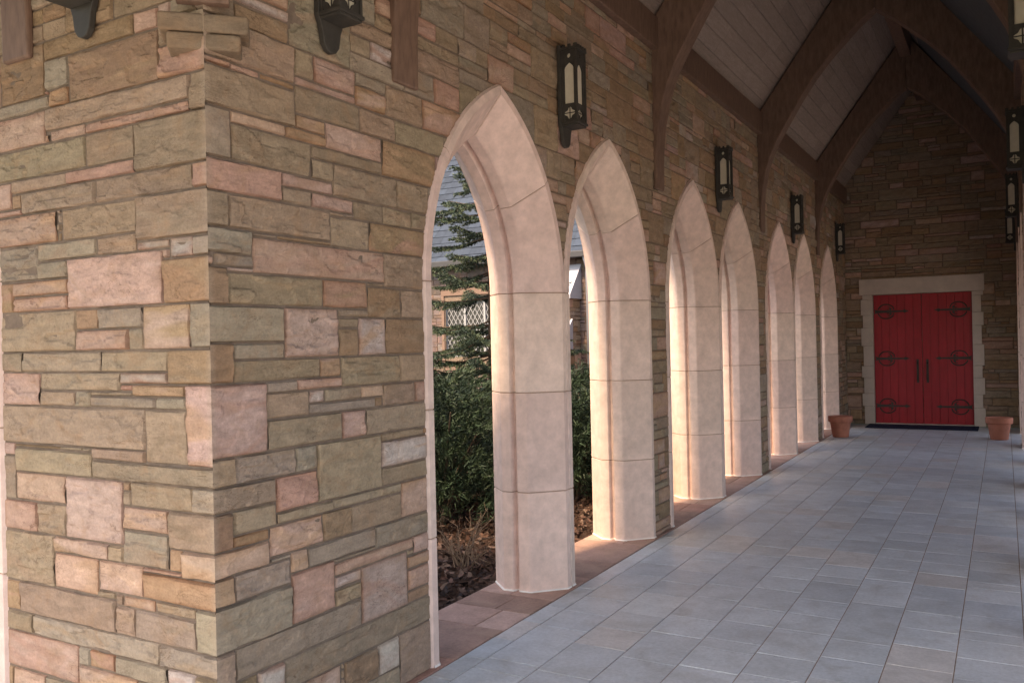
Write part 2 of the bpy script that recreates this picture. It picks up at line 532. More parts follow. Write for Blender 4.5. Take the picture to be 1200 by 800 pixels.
# profile of an arch surround: (depth from wall face, inward offset from its outer edge)
PROF = [(-0.03, -0.03), (0.012, 0.0), (0.012, 0.048), (0.0, 0.060), (-0.170, 0.238), (-0.182, 0.244), (-0.254, 0.249), (-0.260, 0.240),
        (-0.266, 0.216), (-0.276, 0.210), (-0.288, 0.214), (-0.295, 0.242), (-0.301, 0.253), (-0.368, 0.258), (-0.376, 0.253), (-0.505, 0.130), (-0.514, 0.116), (-0.524, 0.112),
        (-0.524, 0.0), (-0.49, -0.03)]
def arch_mesh(to3, seed):
    ra = np.random.RandomState(seed)
    """to3(u, z, h): u measured from the arch centre"""
    mb = MB()
    pr = np.array(PROF)
    tan = np.gradient(pr, axis=0)
    nrm = np.stack([tan[:, 1], -tan[:, 0]], 1); nrm /= np.linalg.norm(nrm, axis=1)[:, None] + 1e-9
    dip = pr - nrm * 0.005
    dip2 = pr + nrm * 0.005
    # the dip that lies deeper in the stone: lower inward offset or depth
    if dip2[4, 0] < dip[4, 0]: dip = dip2
    st = []                                    # stations (kind, value, dipped)
    def jambz(z):
        return [('j', z - .0055, 0), ('j', z - .003, 1), ('j', z + .003, 1), ('j', z + .0055, 0)]
    st.append(('j', 0.0, 0))
    for z in (ZS / 3, ZS * 2 / 3): st += jambz(z)
    st += [('j', ZS - .0045, 0), ('j', ZS - .003, 1), ('a', 0.0022, 1), ('a', 0.0035, 0)]
    for t in np.linspace(0.04, 0.46, 12): st.append(('a', t, 0))
    st += [('a', .4965, 0), ('a', .498, 1), ('a', .502, 1), ('a', .5035, 0)]
    for t in np.linspace(0.54, 0.96, 12): st.append(('a', t, 0))
    st += [('a', .995, 0), ('a', .9965, 1), ('a', 1.0, 1)]
    for s in (-1, 1):
        V, ds = [], []
        for kind, val, dp in st:
            p = dip if dp else pr
            h, q = p[:, 0], p[:, 1]
            if kind == 'j':
                u = s * (AH - q); z = np.full(len(q), val)
            else:
                r = RR - q
                th = np.arccos(CC / r) * val
                u = s * (r * np.cos(th) - CC); z = ZS + r * np.sin(th)
            V.append(to3(u, z, h)); ds.append(dp)
        n = len(pr)
        F0, F1 = [], []
        for i in range(len(st) - 1):
            for k in range(n - 1):
                f = (i*n+k, i*n+k+1, (i+1)*n+k+1, (i+1)*n+k)
                (F1 if ds[i] and ds[i+1] else F0).append(f)
        V = np.concatenate(V)
        tone, cur = [], None
        for i_, (kind, val, dp) in enumerate(st):
            if cur is None or (dp and not ds[i_ - 1]) : cur = np.array((0.70, 0.545, 0.480)) * ra.uniform(.93, 1.06) * (1 + ra.uniform(-.02, .02, 3))
            tone.append(cur)
        mb.add(V, F0, 0, np.repeat(np.array(tone), n, 0))
        mb.v.append(V[:0]); mb.c.append(np.zeros((0, 3)))
        base = mb.n - len(V)
        mb.f += [tuple(i + base for i in f) for f in F1]; mb.m += [1] * len(F1)
        # pale bead along the foot
        q = pr[1:-1]
        b0, b1 = q + nrm[1:-1] * 0.007 * (-1 if dip is dip2 else 1), q
        Vb = np.concatenate([to3(s * (AH - b0[:, 1]), np.full(len(q), 0.0), b0[:, 0]), to3(s * (AH - b0[:, 1]), np.full(len(q), 0.009), b0[:, 0]),
                             to3(s * (AH - b1[:, 1]), np.full(len(q), 0.012), b1[:, 0])])
        m = len(q)
        mb.add(Vb, [(r*m+k, r*m+k+1, (r+1)*m+k+1, (r+1)*m+k) for r in range(2) for k in range(m - 1)], 2)
    return mb

# ------------------------------------------------------------------ ground and paving
g = MB(); g.add([(-600, -600, -.10), (600, -600, -.10), (600, 600, -.10), (-600, 600, -.10)], [(0, 1, 2, 3)])
tag(g.build('ground', M_GRASS), kind='structure')
g = MB(); g.add([(3.25, -60, -.02), (40, -60, -.02), (40, 60, -.02), (3.25, 60, -.02)], [(0, 1, 2, 3)])
tag(g.build('bounce_ground', M_BOUNCE), kind='structure')  # unseen pale ground added on the right to bounce light into the passage
rng = np.random.RandomState(3)
g = MB()
nx, ny = 60, 150
xs = np.linspace(-9, -0.45, nx); ys = np.linspace(2.7, YE - .02, ny)
Xg, Yg = np.meshgrid(xs, ys)
Zg = -.05 + .035 * fbm(Xg * 2, Yg * 2, 4) + .015 * fbm(Xg * 9, Yg * 9, 8)
Zg = np.where(Xg > -.6, np.minimum(Zg, -.05), Zg)
g.add(np.stack([Xg.ravel(), Yg.ravel(), Zg.ravel()], 1), [(y*nx+x, y*nx+x+1, (y+1)*nx+x+1, (y+1)*nx+x) for y in range(ny-1) for x in range(nx-1)])
tag(g.build('planting_bed', M_MULCH, smooth=True), kind='structure')

def paver_box(mb, x0, x1, y0, y1, z, col, rng, tilt=0.0014, ch=0.0022):
    t = rng.uniform(-tilt, tilt, 4)
    V = [(x0, y0, z - .02), (x1, y0, z - .02), (x1, y1, z - .02), (x0, y1, z - .02),
         (x0, y0, z - ch), (x1, y0, z - ch), (x1, y1, z - ch), (x0, y1, z - ch),
         (x0 + ch, y0 + ch, z + t[0]), (x1 - ch, y0 + ch, z + t[1]), (x1 - ch, y1 - ch, z + t[2]), (x0 + ch, y1 - ch, z + t[3])]
    F = [(0,1,5,4), (1,2,6,5), (2,3,7,6), (3,0,4,7), (4,5,9,8), (5,6,10,9), (6,7,11,10), (7,4,8,11), (8,9,10,11)]
    mb.add(V, F, 0, col)
fl = MB()
def slate(rng):
    b = rng.choice(4, p=[.62, .16, .14, .08])
    c = np.array([(0.44, 0.462, 0.485), (0.46, 0.47, 0.48), (0.405, 0.43, 0.458), (0.47, 0.45, 0.44)][b])
    return c * rng.uniform(.90, 1.08)
lines = [0.045] + [0.18 + .315 * i for i in range(9)] + [3.25]
cols = [(lines[i], lines[i + 1], -3.0, YE - .03) for i in range(len(lines) - 1)]
x = 0.045
while x > -7:
    cols.append((x - .315, x, -3.0, YC - .02)); x -= .315
for (x0, x1, y0, y1) in cols:
    y = y0 - rng.uniform(0, .4)
    while y < y1:
        l = rng.choice([.16, .315, .33, .45, .6, .75], p=[.05, .48, .27, .13, .05, .02])
        ya, yb = max(y, y0), min(y + l, y1)
        if yb - ya > .03:
            paver_box(fl, x0 + .003, x1 - .003, ya + .003, yb - .003, 0.0, slate(rng), rng)
        y += l
fl.add([(-7.3, -3, -.004), (0.045, -3, -.004), (0.045, YC, -.004), (-7.3, YC, -.004)], [(0, 1, 2, 3)], 1)
fl.add([(0.045, -3, -.004), (3.25, -3, -.004), (3.25, YE, -.004), (0.045, YE, -.004)], [(0, 1, 2, 3)], 1)
tag(fl.build('floor', [M_PAVER, M_FMORTAR]), kind='structure')
sl = MB()
y = YC + .02
while y < YE - .05:
    l = rng.uniform(.3, .7); yb = min(y + l, YE - .03)
    cuts = [-.53, -.53 + rng.uniform(.2, .38), .042]
    if rng.rand() < .3: cuts = [-.53, .042]
    for a, b in zip(cuts, cuts[1:]):
        c = np.array([(0.37, 0.21, 0.17), (0.41, 0.26, 0.21), (0.33, 0.205, 0.16), (0.45, 0.30, 0.25)][rng.randint(4)]) * rng.uniform(.85, 1.15)
        paver_box(sl, a + .003, b - .003, y + .003, yb - .003, 0.002, c, rng, .0025)
    y = yb
sl.box((-.535, YC + .05, -.12), (.044, YE - .03, -.006), 1)
tag(sl.build('sill_paving', [M_SILL, M_FMORTAR]), kind='structure')

# ------------------------------------------------------------------ the long arcade wall with its corner pier
R4 = lambda t: (240 + t[0]*.35, 60 + t[1]*.35, 240 + t[2]*.35, 60 + t[3]*.35, t[4])
R5 = lambda t: (240 + t[0]*.35, 300 + t[1]*.35, 240 + t[2]*.35, 300 + t[3]*.35, t[4])
R6 = lambda t: (240 + t[0]*.35, 520 + t[1]*.35, 240 + t[2]*.35, 520 + t[3]*.35, t[4])
right_px = [R4(t) for t in [
 (3,5,88,60,'R'),(92,30,185,92,'P'),(190,62,303,128,'O'),(10,48,298,255,'T'),(303,105,525,270,'T'),(298,217,410,292,'O'),(275,268,408,325,'O'),
 (5,190,82,362,'G'),(85,215,272,285,'P'),(85,245,358,415,'T'),(412,247,597,370,'P'),(600,302,750,452,'O'),(638,230,800,345,'T'),(528,188,632,298,'T'),
 (360,332,597,412,'T'),(362,375,430,430,'T'),(2,368,262,492,'R'),(268,410,428,482,'W'),(268,454,350,514,'T'),(350,472,503,542,'P'),(435,397,648,522,'T'),
 (652,442,760,545,'T'),(505,507,605,580,'T'),(608,524,693,598,'T'),(697,542,750,605,'T'),(430,542,505,562,'P'),(430,565,552,655,'T'),(555,584,742,682,'O'),
 (80,482,428,645,'T'),(3,470,78,608,'T'),(3,612,165,688,'G'),(170,635,607,762,'P'),(610,678,738,798,'T'),(75,690,165,738,'G'),(3,692,70,845,'B')]]
right_px += [R5(t) for t in [
 (75,58,402,168,'T'),(405,76,570,118,'G'),(575,98,658,125,'G'),(405,121,543,178,'O'),(548,126,658,210,'B'),(662,105,742,215,'T'),
 (3,170,265,290,'G'),(268,178,450,335,'M'),(455,180,545,210,'T'),(455,213,520,242,'T'),(455,246,520,345,'B'),(525,218,607,350,'W'),(612,218,742,318,'B'),
 (612,322,655,348,'W'),(658,320,742,415,'T'),(2,295,92,428,'B'),(97,295,262,348,'G'),(97,351,390,420,'T'),(395,362,467,412,'O'),(470,352,655,415,'T'),
 (355,419,467,432,'P'),(2,445,217,655,'M'),(222,440,352,535,'T'),(357,446,403,490,'W'),(405,440,522,478,'G'),(522,434,600,470,'P'),(357,494,545,516,'G'),
 (603,428,708,475,'T'),(550,480,742,590,'T'),(710,420,742,462,'P'),(222,550,467,605,'T'),(472,525,543,600,'M'),(595,597,710,603,'T'),(595,618,745,680,'W'),
 (380,632,590,772,'T'),(600,698,745,725,'T'),(3,682,103,765,'T'),(107,668,312,730,'G'),(315,642,377,722,'G')]]
right_px += [R6(t) for t in [
 (240,130,380,185,'R'),(3,162,240,192,'T'),(385,172,435,176,'P'),(262,215,437,222,'T'),(440,158,655,185,'T'),(660,122,748,225,'P'),(95,228,270,262,'T'),
 (3,232,88,355,'B'),(95,318,208,330,'O'),(212,295,398,315,'P'),(400,250,495,290,'B'),(500,232,655,248,'T'),(5,385,218,402,'P'),(225,376,347,374,'T'),
 (352,345,580,338,'G'),(585,280,748,295,'G'),(297,398,347,420,'P'),(5,480,105,520,'O'),(112,450,293,468,'G'),(302,440,440,548,'R'),(445,402,700,350,'P'),
 (703,318,752,340,'P'),(445,450,517,460,'W'),(445,492,517,515,'T'),(522,430,680,540,'M'),(685,376,752,398,'P'),(685,424,754,466,'P'),(685,492,757,510,'B'),
 (15,565,297,610,'G'),(105,695,518,612,'G'),(303,715,757,590,'T'),(655,642,762,730,'T'),(20,710,103,790,'T'),(500,717,575,735,'B'),(575,692,650,700,'W')]]
Q1 = lambda t: (t[0]*.325, t[1]*.325, t[2]*.325, t[3]*.325, t[4])
Q2 = lambda t: (t[0]*.325, 250 + t[1]*.325, t[2]*.325, 250 + t[3]*.325, t[4])
Q3 = lambda t: (t[0]*.325, 540 + t[1]*.325, t[2]*.325, 540 + t[3]*.325, t[4])
left_px = [Q1(t) for t in [
 (682,255,748,388,'T'),(567,235,752,226,'R'),(160,395,676,352,'T'),(302,455,676,405,'R'),(208,475,300,480,'P'),(0,435,152,515,'P'),(240,200,558,275,'B'),
 (478,460,750,572,'T'),(305,498,470,575,'T'),(0,560,300,605,'T'),(232,625,468,605,'R'),(693,582,750,672,'R'),(340,655,685,680,'T'),(35,665,228,680,'T'),
 (0,668,28,715,'P'),(105,718,335,735,'T'),(495,730,748,840,'T'),(255,775,487,838,'T'),(0,805,165,870,'P')]]
left_px += [Q2(t) for t in [
 (130,120,340,152,'G'),(0,130,130,240,'G'),(345,92,487,135,'T'),(490,106,603,112,'W'),(610,92,685,102,'W'),(690,82,748,148,'G'),(135,182,240,232,'G'),
 (240,168,572,332,'P'),(578,162,748,328,'B'),(45,257,232,290,'P'),(45,314,232,350,'P'),(0,258,42,365,'O'),(0,377,272,500,'T'),(275,352,345,415,'B'),
 (348,348,510,412,'G'),(515,342,680,466,'O'),(682,335,748,450,'G'),(280,424,462,500,'P'),(465,420,510,468,'G'),(465,476,535,497,'R'),(538,476,600,498,'W'),
 (0,510,80,570,'T'),(85,510,362,572,'T'),(367,510,597,575,'T'),(600,476,750,616,'B'),(0,580,133,695,'P'),(138,582,430,645,'T'),(435,586,600,618,'W'),
 (435,629,523,647,'W'),(140,650,265,703,'T'),(270,652,315,706,'G'),(318,656,523,716,'G'),(528,634,667,684,'O'),(528,690,667,870,'T'),(672,634,752,858,'M'),
 (0,706,525,795,'T')]]
left_px += [Q3(t) for t in [
 (80,8,330,62,'T'),(340,16,755,95,'T'),(82,58,222,160,'P'),(235,78,430,305,'M'),(0,152,128,236,'P'),(133,177,232,272,'T'),(340,70,500,102,'T'),
 (505,99,688,160,'T'),(692,113,765,178,'G'),(440,157,602,260,'P'),(610,187,768,322,'T'),(445,267,600,328,'G'),(608,333,695,352,'P'),(702,348,772,430,'P'),
 (5,252,197,433,'T'),(200,288,350,335,'O'),(200,340,350,436,'P'),(355,328,502,466,'P'),(505,355,700,418,'T'),(507,415,775,522,'O'),(205,425,285,472,'T'),
 (288,445,480,515,'G'),(485,492,555,552,'P'),(560,500,705,575,'T'),(712,547,780,678,'G'),(5,440,70,520,'O'),(75,460,415,588,'T'),(425,533,482,608,'T'),
 (490,565,700,672,'G'),(5,545,115,605,'T'),(120,575,570,738,'G'),(8,610,275,768,'P'),(280,688,440,748,'G'),(285,735,450,800,'P'),(445,725,570,800,'G'),(575,668,785,790,'G')]]
pre_r, pre_l = [], []
for (xa, ya, xb, yb, k) in right_px:
    p, q = unproj(xa, ya, 0, 0.008), unproj(xb, yb, 0, 0.008)
    pre_r.append((p[1] - YC if p[1] - YC > .03 else 0, q[1] - YC, q[2], p[2], k))
for (xa, ya, xb, yb, k) in left_px:
    p, q = unproj(xa, ya, 1, YC - .008), unproj(xb, yb, 1, YC - .008)
    u0, u1 = -q[0], -p[0]
    pre_l.append((u0 if u0 > .03 else 0, u1, q[2], p[2], k))

arcade = thing('arcade_wall', 'long tan sandstone wall with corner pier and row of pale pointed arches', 'wall', (0, YC, 0))
lw = lambda u, z, h: np.stack([h, u, z], -1)                               # left wall, local origin at the corner
lwu = lambda u, z, h: np.stack([h, u, z], -1)
la = lambda u, z, h: np.stack([-u, -h, z], -1)                             # side passage wall, u runs away from the corner
rng = np.random.RandomState(11)
cl = [y - YC for y in ARCH_Y]
CA = M0 - AS - YC
ca = [CA, CA + 2 * AS]
ms = MB()
PIER = 1.46
lay = layout(YE - YC, ZT, pre_r, rng, cl)
near = [s for s in lay if s[0] < PIER]
mid = [s for s in lay if PIER <= s[0] < 5.5]
far = [s for s in lay if s[0] >= 5.5]
stones(ms, near, lw, rng, cl, 0.011, 1.0, corner=True)
stones(ms, mid, lw, rng, cl, 0.03, 1.0)
stones(ms, far, lw, rng, cl, 0.06, 1.2)
sheet(ms, 0, YE - YC, ZT, lw, -0.005, cl, 0.05, 1)
ms.build('stone_face', [M_STONE, M_MORTAR], arcade)
ms = MB()
ARM = 5.6
lay = layout(ARM, ZT, pre_l, rng, ca)
stones(ms, [s for s in lay if s[0] < 1.6], la, rng, ca, 0.011, 1.0, corner=True)
stones(ms, [s for s in lay if s[0] >= 1.6], la, rng, ca, 0.05, 1.0)
sheet(ms, 0, ARM, ZT, la, -0.005, ca, 0.05, 1)
ms.build('stone_face', [M_STONE, M_MORTAR], arcade)
# outer faces and top of the wall
ms = MB()
out1 = lambda u, z, h: np.stack([h, u, z], -1)
lay = layout(YE - YC - WT, ZT, [], rng, [c - WT for c in cl], hs=(13, 18, 24))
stones(ms, lay, lambda u, z, h: np.stack([-WT - h, u, z], -1), rng, [c - WT for c in cl], 0.12, .8) if False else None
sheet(ms, WT, YE - YC, ZT, lambda u, z, h: np.stack([h, u, z], -1), -WT, cl, 0.06, 0)
sheet(ms, WT, ARM, ZT, lambda u, z, h: np.stack([-u, -h, z], -1), -WT, ca, 0.06, 0)
ms.box((-WT, 0, ZT - .02), (-.008, YE - YC, ZT))
ms.box((-ARM, .008, ZT - .02), (-WT, WT, ZT))
for c in ms.c: pass
ms.c = [np.full_like(np.asarray(c), 0) + np.array(PAL['T']) for c in ms.c]
ms.build('outer_face', [M_STONE], arcade)
ameshes = [arch_mesh(lw, q).mesh('arch_surround', [M_LIME, M_LJOINT, M_BEAD]) for q in range(4)]
na = [0]
def place_arch(parent, loc, rz):
    na[0] += 1; o = bpy.data.objects.new('arch_surround', ameshes[na[0] % 4]); C.objects.link(o); o.parent = parent
    o.location = loc; o.rotation_euler = (0, 0, rz)
    return o
for c in cl: place_arch(arcade, (0, c, 0), 0)
for c in ca: place_arch(arcade, (-c, 0, 0), -PI / 2)
# corbel stones across the corner under the diagonal brace
cb = MB()
Mx = Matrix.Rotation(R(-45), 4, 'Z')
for (z0, z1, w, d, k) in ((2.842, 2.905, .135, .010, 'T'), (2.908, 2.978, .165, .016, 'T')):
    cb.box((-.16, -w, z0), (d, w, z1), 0, .72 * np.array(PAL[k]), Mx)
cb.build('corner_corbel', M_STONE, arcade, bevel=0.012, seg=3)

# ------------------------------------------------------------------ the facing arcade on the right
arcade2 = thing('arcade_wall', 'sandstone arcade wall at the right edge of the passage behind right pot', 'wall', (WR, YC, 0))
rw = lambda u, z, h: np.stack([-h, u, z], -1)
U_S = 1.2
ms = MB()
lay = layout(YE - YC, ZT, [], rng, cl)
stones(ms, [s for s in lay if s[0] > U_S], rw, rng, cl, 0.09, 1.1)
sheet(ms, U_S, YE - YC, ZT, rw, -0.008, cl, 0.06, 1)
ms.build('stone_face', [M_STONE, M_MORTAR], arcade2)
ms = MB()
sheet(ms, U_S, YE - YC, ZT, rw, -WT, cl, 0.06, 0)
ms.box((.008, U_S, 0), (WT, U_S + .02, ZT)); ms.box((.008, U_S, ZT - .02), (WT, YE - YC, ZT))
ms.c = [np.full_like(np.asarray(c), 0) + np.array(PAL['T']) for c in ms.c]
ms.build('outer_face', [M_STONE], arcade2)
for c in cl: place_arch(arcade2, (0, c, 0), PI)

# ------------------------------------------------------------------ end wall with the red door
DX0, DX1, DZ = 0.486, 2.144, 2.44
SX0, SX1, SZ = 0.31, 2.29, 2.74
gable = thing('gable_wall', 'dark stone end wall with red double door in pale limestone frame', 'wall', (0, YE, 0))
ew = lambda u, z, h: np.stack([u, -h, z], -1)
blk = lambda u, z: (u > SX0 + .02) & (u < SX1 - .02) & (z < SZ - .02) | (z > ZT + .02 + 1.36 * np.minimum(u, WR - u) + .10)
ms = MB()
lay = layout(WR, 6.4, [], rng, (), blk, wide=1.35, scale=.8)
stones(ms, lay, ew, rng, (), 0.07, 1.3)
sheet(ms, -.5, W + .5, 6.6, ew, -0.008, (), 0.1, 1, block=lambda u, z: (u > SX0 + .06) & (u < SX1 - .06) & (z < SZ - .1))
ms.build('stone_face', [M_STONE, M_MORTAR], gable)
ds = MB()
z = 0.0
i = 0
while z < DZ - .02:
    h = min([.34, .24, .3, .22, .38][i % 5], DZ - z)
    o = (.0, .035)[i % 2]
    ds.box((SX0 - o, -.028, z + .002), (DX0, .12, z + h - .002))
    ds.box((DX1, -.028, z + .002), (SX1 + (.035 - o), .12, z + h - .002))
    z += h; i += 1
ds.box((SX0 - .055, -.034, DZ + .002), (SX1 + .055, .12, SZ))
ds.box((DX0 - .03, .10, 0), (DX0 + .001, .3, DZ)); ds.box((DX1 - .001, .10, 0), (DX1 + .03, .3, DZ)); ds.box((DX0, .10, DZ), (DX1, .3, DZ + .03))
ds.box((DX0 - .02, .13, 0), (DX1 + .02, .16, DZ + .02))  # hidden panel added behind the leaves to block light through their gap
ds.build('door_surround', M_DFRAME, gable, bevel=0.006)
st_ = MB(); st_.box((DX0 + .002, -.02, -.004), (DX1 - .002, .14, .022)); st_.build('threshold', M_DFRAME, gable, bevel=.004)
DC = (DX0 + DX1) / 2
for s in (-1, 1):
    lf = MB()
    xa, xb = (DX0 + .004, DC - .003) if s < 0 else (DC + .003, DX1 - .004)
    n = 6
    for k in range(n):
        a, b = xa + (xb - xa) * k / n, xa + (xb - xa) * (k + 1) / n
        lf.box((a + .002, .072, .026), (b - .002, .11, DZ - .006))
    lf.box((xa, .085, .026), (xb, .118, DZ - .006))
    door = lf.build('door', M_RED, gable, bevel=0.005)
    xh = xa if s < 0 else xb                                   # hinge side
    for z in (2.12, 1.235, .345):
        hg = MB()
        Xp = lambda a: xh - s * a                              # distance from the hinge side
        fn = lambda a, b, h: (Xp(a), h, z + b)
        hg.prism([(.03, -.026), (.50, -.015), (.50, .015), (.03, .026)], .062, .0715, fn)
        hg.prism([(.49, 0), (.535, -.032), (.615, 0), (.535, .032)], .062, .0715, fn)
        hg.prism([(.03, -.012), (.012, -.045), (.075, -.022), (.075, .022), (.012, .045), (.03, .012)], .060, .0715, fn)
        for sg in (1, -1):
            pts = [(Xp(.215 + .140 * math.cos(t) * (1 - .25 * max(0, -math.cos(t)) * math.sin(t))), .066, z + sg * (.016 + .118 * math.sin(t) ** .8)) for t in np.linspace(.06, PI - .06, 17)]
            hg.tube(pts, [.007] + [.0115] * 15 + [.007], 6)
            pts = [(Xp(.215 + .03 * math.cos(t) + .045), .066, z + sg * (.062 + .03 * math.sin(t))) for t in np.linspace(-2.6, 2.2, 10)]
            hg.tube(pts, .007, 5)
            hg.prism([(.30, sg * .018), (.325, sg * .045), (.285, sg * .085), (.275, sg * .040)], .062, .0715, fn)
        hg.build('strap_hinge', M_IRON, door)
    hd = MB()
    hx = DC + s * .082
    hd.box((hx - .020, .064, .78), (hx + .020, .0715, 1.22))
    hd.tube([(hx, .07, .84), (hx, .02, .87), (hx, .012, 1.0), (hx, .02, 1.13), (hx, .07, 1.16)], [.011, .012, .015, .012, .011], 8)
    hd.build('pull_handle', M_IRON, door, bevel=.003)

# ------------------------------------------------------------------ timber roof
ZR0, SLP = 4.49, 1.36
ZRIDGE = ZR0 + SLP * W / 2
roof = thing('timber_roof', 'dark open timber roof of whitewashed sloping boards over the passage', 'roof', (0, YC, 0))
def boards(mb, rng, x_of, along0, along1, fn):
    """fn(slope distance 0..1, along) -> xyz"""
    n = 15
    for i in range(n):
        t0, t1 = i / n, (i + 1) / n
        a0, a1 = along0(t0), along1(t0)
        y = a0 - rng.uniform(0, 2)
        while y < a1:
            l = rng.uniform(1.6, 3.4)
            ya, yb = max(y, a0), min(y + l, a1)
            if yb - ya > .02:
                c = np.array((0.32, 0.255, 0.225)) * rng.uniform(.88, 1.07)
                dt = .0022 / .155
                P = [fn(t0 + dt * .02, ya, .008), fn(t0 + .004, ya + .002, 0), fn(t1 - .004, ya + .002, 0), fn(t1 - .0003, ya, .008)]
                Q = [fn(t0 + dt * .02, yb, .008), fn(t0 + .004, yb - .002, 0), fn(t1 - .004, yb - .002, 0), fn(t1 - .0003, yb, .008)]
                mb.add(P + Q, [(0, 1, 5, 4), (1, 2, 6, 5), (2, 3, 7, 6)], 0, c)
            y += l
H = W / 2
rng = np.random.RandomState(21)
HR = WR - H
bd = MB()
boards(bd, rng, None, lambda t: -t * H, lambda t: YE - YC, lambda t, y, d: (t * H, y, ZR0 + t * H * SLP + d))
boards(bd, rng, None, lambda t: -W + t * H, lambda t: YE - YC, lambda t, y, d: (WR - t * HR, y, ZR0 + t * H * SLP + d))
bd.build('ceiling_boards', M_BOARD, roof)
bd = MB()
boards(bd, rng, None, lambda t: -t * H, lambda t: ARM, lambda t, y, d: (-y, -t * H, ZR0 + t * H * SLP + d))
boards(bd, rng, None, lambda t: -W + t * H, lambda t: ARM, lambda t, y, d: (-y, -W + t * H, ZR0 + t * H * SLP + d))
bd.build('ceiling_boards', M_BOARD, roof)
# roof covering above the boards, with eaves
cv = MB()
th, ev = .16, .45
def slab(P):
    P = [Vector(p) for p in P]; n = len(P)
    Q = [p + Vector((0, 0, th)) for p in P]
    B = [p + Vector((0, 0, .012)) for p in P]
    cv.add(B + Q, [tuple(range(n)), tuple(range(2 * n - 1, n - 1, -1))] + [(i, (i + 1) % n, n + (i + 1) % n, n + i) for i in range(n)])
ze = ZR0 - ev * SLP
LY = YE - YC
slab([(-ev, ev, ze), (H, -H, ZRIDGE), (H, LY, ZRIDGE), (-ev, LY, ze)])
slab([(W + ev, -W - ev, ze), (W + ev, LY, ze), (H, LY, ZRIDGE), (H, -H, ZRIDGE)])
slab([(-ev, ev, ze), (-ARM - .3, ev, ze), (-ARM - .3, -H, ZRIDGE), (H, -H, ZRIDGE)])
slab([(W + ev, -W - ev, ze), (H, -H, ZRIDGE), (-ARM - .3, -H, ZRIDGE), (-ARM - .3, -W - ev, ze)])
cv.build('roof_covering', M_ROOFTOP, roof)
wp = MB(); wp.box((.0, 0.0, 4.22), (.07, LY, 4.50)); wp.box((WR - .07, U_S, 4.22), (WR, LY, 4.50)); wp.box((-ARM, -.07, 4.22), (0, 0, 4.50))
wp.build('wall_plate', M_TIMBER, roof, bevel=.008)
rb = MB(); rb.box((H - .08, -H, ZRIDGE - .40), (H + .08, LY, ZRIDGE - .02)); rb.box((-ARM, -H - .08, ZRIDGE - .401), (H - .08, -H + .08, ZRIDGE - .021))
rb.build('ridge_beam', M_TIMBER, roof, bevel=.01)

# arched trusses
LOW = [(0.030, 3.01), (0.035, 3.30), (0.055, 3.55), (0.095, 3.75), (0.15, 3.93), (0.24, 4.12), (0.36, 4.32), (0.52, 4.58), (0.70, 4.84), (0.88, 5.05), (1.05, 5.22), (1.20, 5.37), (H, 5.52)]
def brace_poly(sx=1.0):
    e = 0.03
    up = [(H, ZRIDGE - e), (0.0, ZR0 - e), (0.0, 3.06)]
    p = [(a, b) for a, b in LOW[:-1]] + [(H, 5.52)] + up
    return [(a * sx, b) for a, b in p]
def brace(mb, s, sx=1.0, w=.10):
    P = brace_poly(sx)
    # split along its length into quads for clean n-gons
    n = len(LOW)
    up = []
    for (a, b) in LOW:
        if b < ZR0 - .4 and a < .1: up.append((0.0, b))
        else:
            t = min(1, max(0, (b - 4.0) / 1.52)); up.append((t * H, ZR0 - .03 + t * H * SLP))
    up[-1] = (H, ZRIDGE - .03)
    V, F = [], []
    for hh in (-w, w):
        for (a, b) in LOW: V.append((s * (a * sx), hh, b))
        for (a, b) in up: V.append((s * (a * sx), hh, b))
    m = 2 * n
    for i in range(n - 1):
        F.append((i, i + 1, n + i + 1, n + i)); F.append((m + i, m + n + i, m + n + i + 1, m + i + 1))
        F.append((i, m + i, m + i + 1, i + 1)); F.append((n + i, n + i + 1, m + n + i + 1, m + n + i))
    F.append((0, n, m + n, m)); F.append((n - 1, m + n - 1, m + 2 * n - 1, 2 * n - 1))
    mb.add(V, F)
TL = ['arched brown timber truss standing on the pier before the first arch',
      'arched brown timber truss between the second and third arches',
      'arched brown timber truss between the fourth and fifth arches',
      'arched brown timber truss nearest the red door']
truss = None
TG = 'arched timber trusses'
for k in range(4):
    y = 3.52 + BAY * k if k else 3.53
    if truss is None:
        truss = thing('roof_truss', TL[0], 'roof truss', (0, y, 0), 0, TG)
        a = MB(); brace(a, 1); a.build('curved_brace', M_TIMBER, truss, bevel=.012)
        b = MB(); brace(b, -1, (WR - W / 2) / (W / 2)); o = b.build('curved_brace', M_TIMBER, truss, bevel=.012); o.location = (WR, 0, 0)
    else:
        dup(truss, (0, y, 0), 0, TL[k])
dup(truss, (-1.195, YC, 0), -PI / 2, 'arched brown timber truss left of the corner pier in side passage')
dtr = thing('corner_brace', 'brown diagonal timber brace rising from the corbel on the pier corner', 'roof brace', (.012, YC - .012, 0), R(-45))
a = MB(); brace(a, 1, math.sqrt(2), .095); a.v = [v + np.array([-.02, 0, -.07 * (v[:, 2] < 3.1)[:, None].astype(float)[0, 0] * 0]) for v in a.v]
a.build('curved_brace', M_TIMBER, dtr)

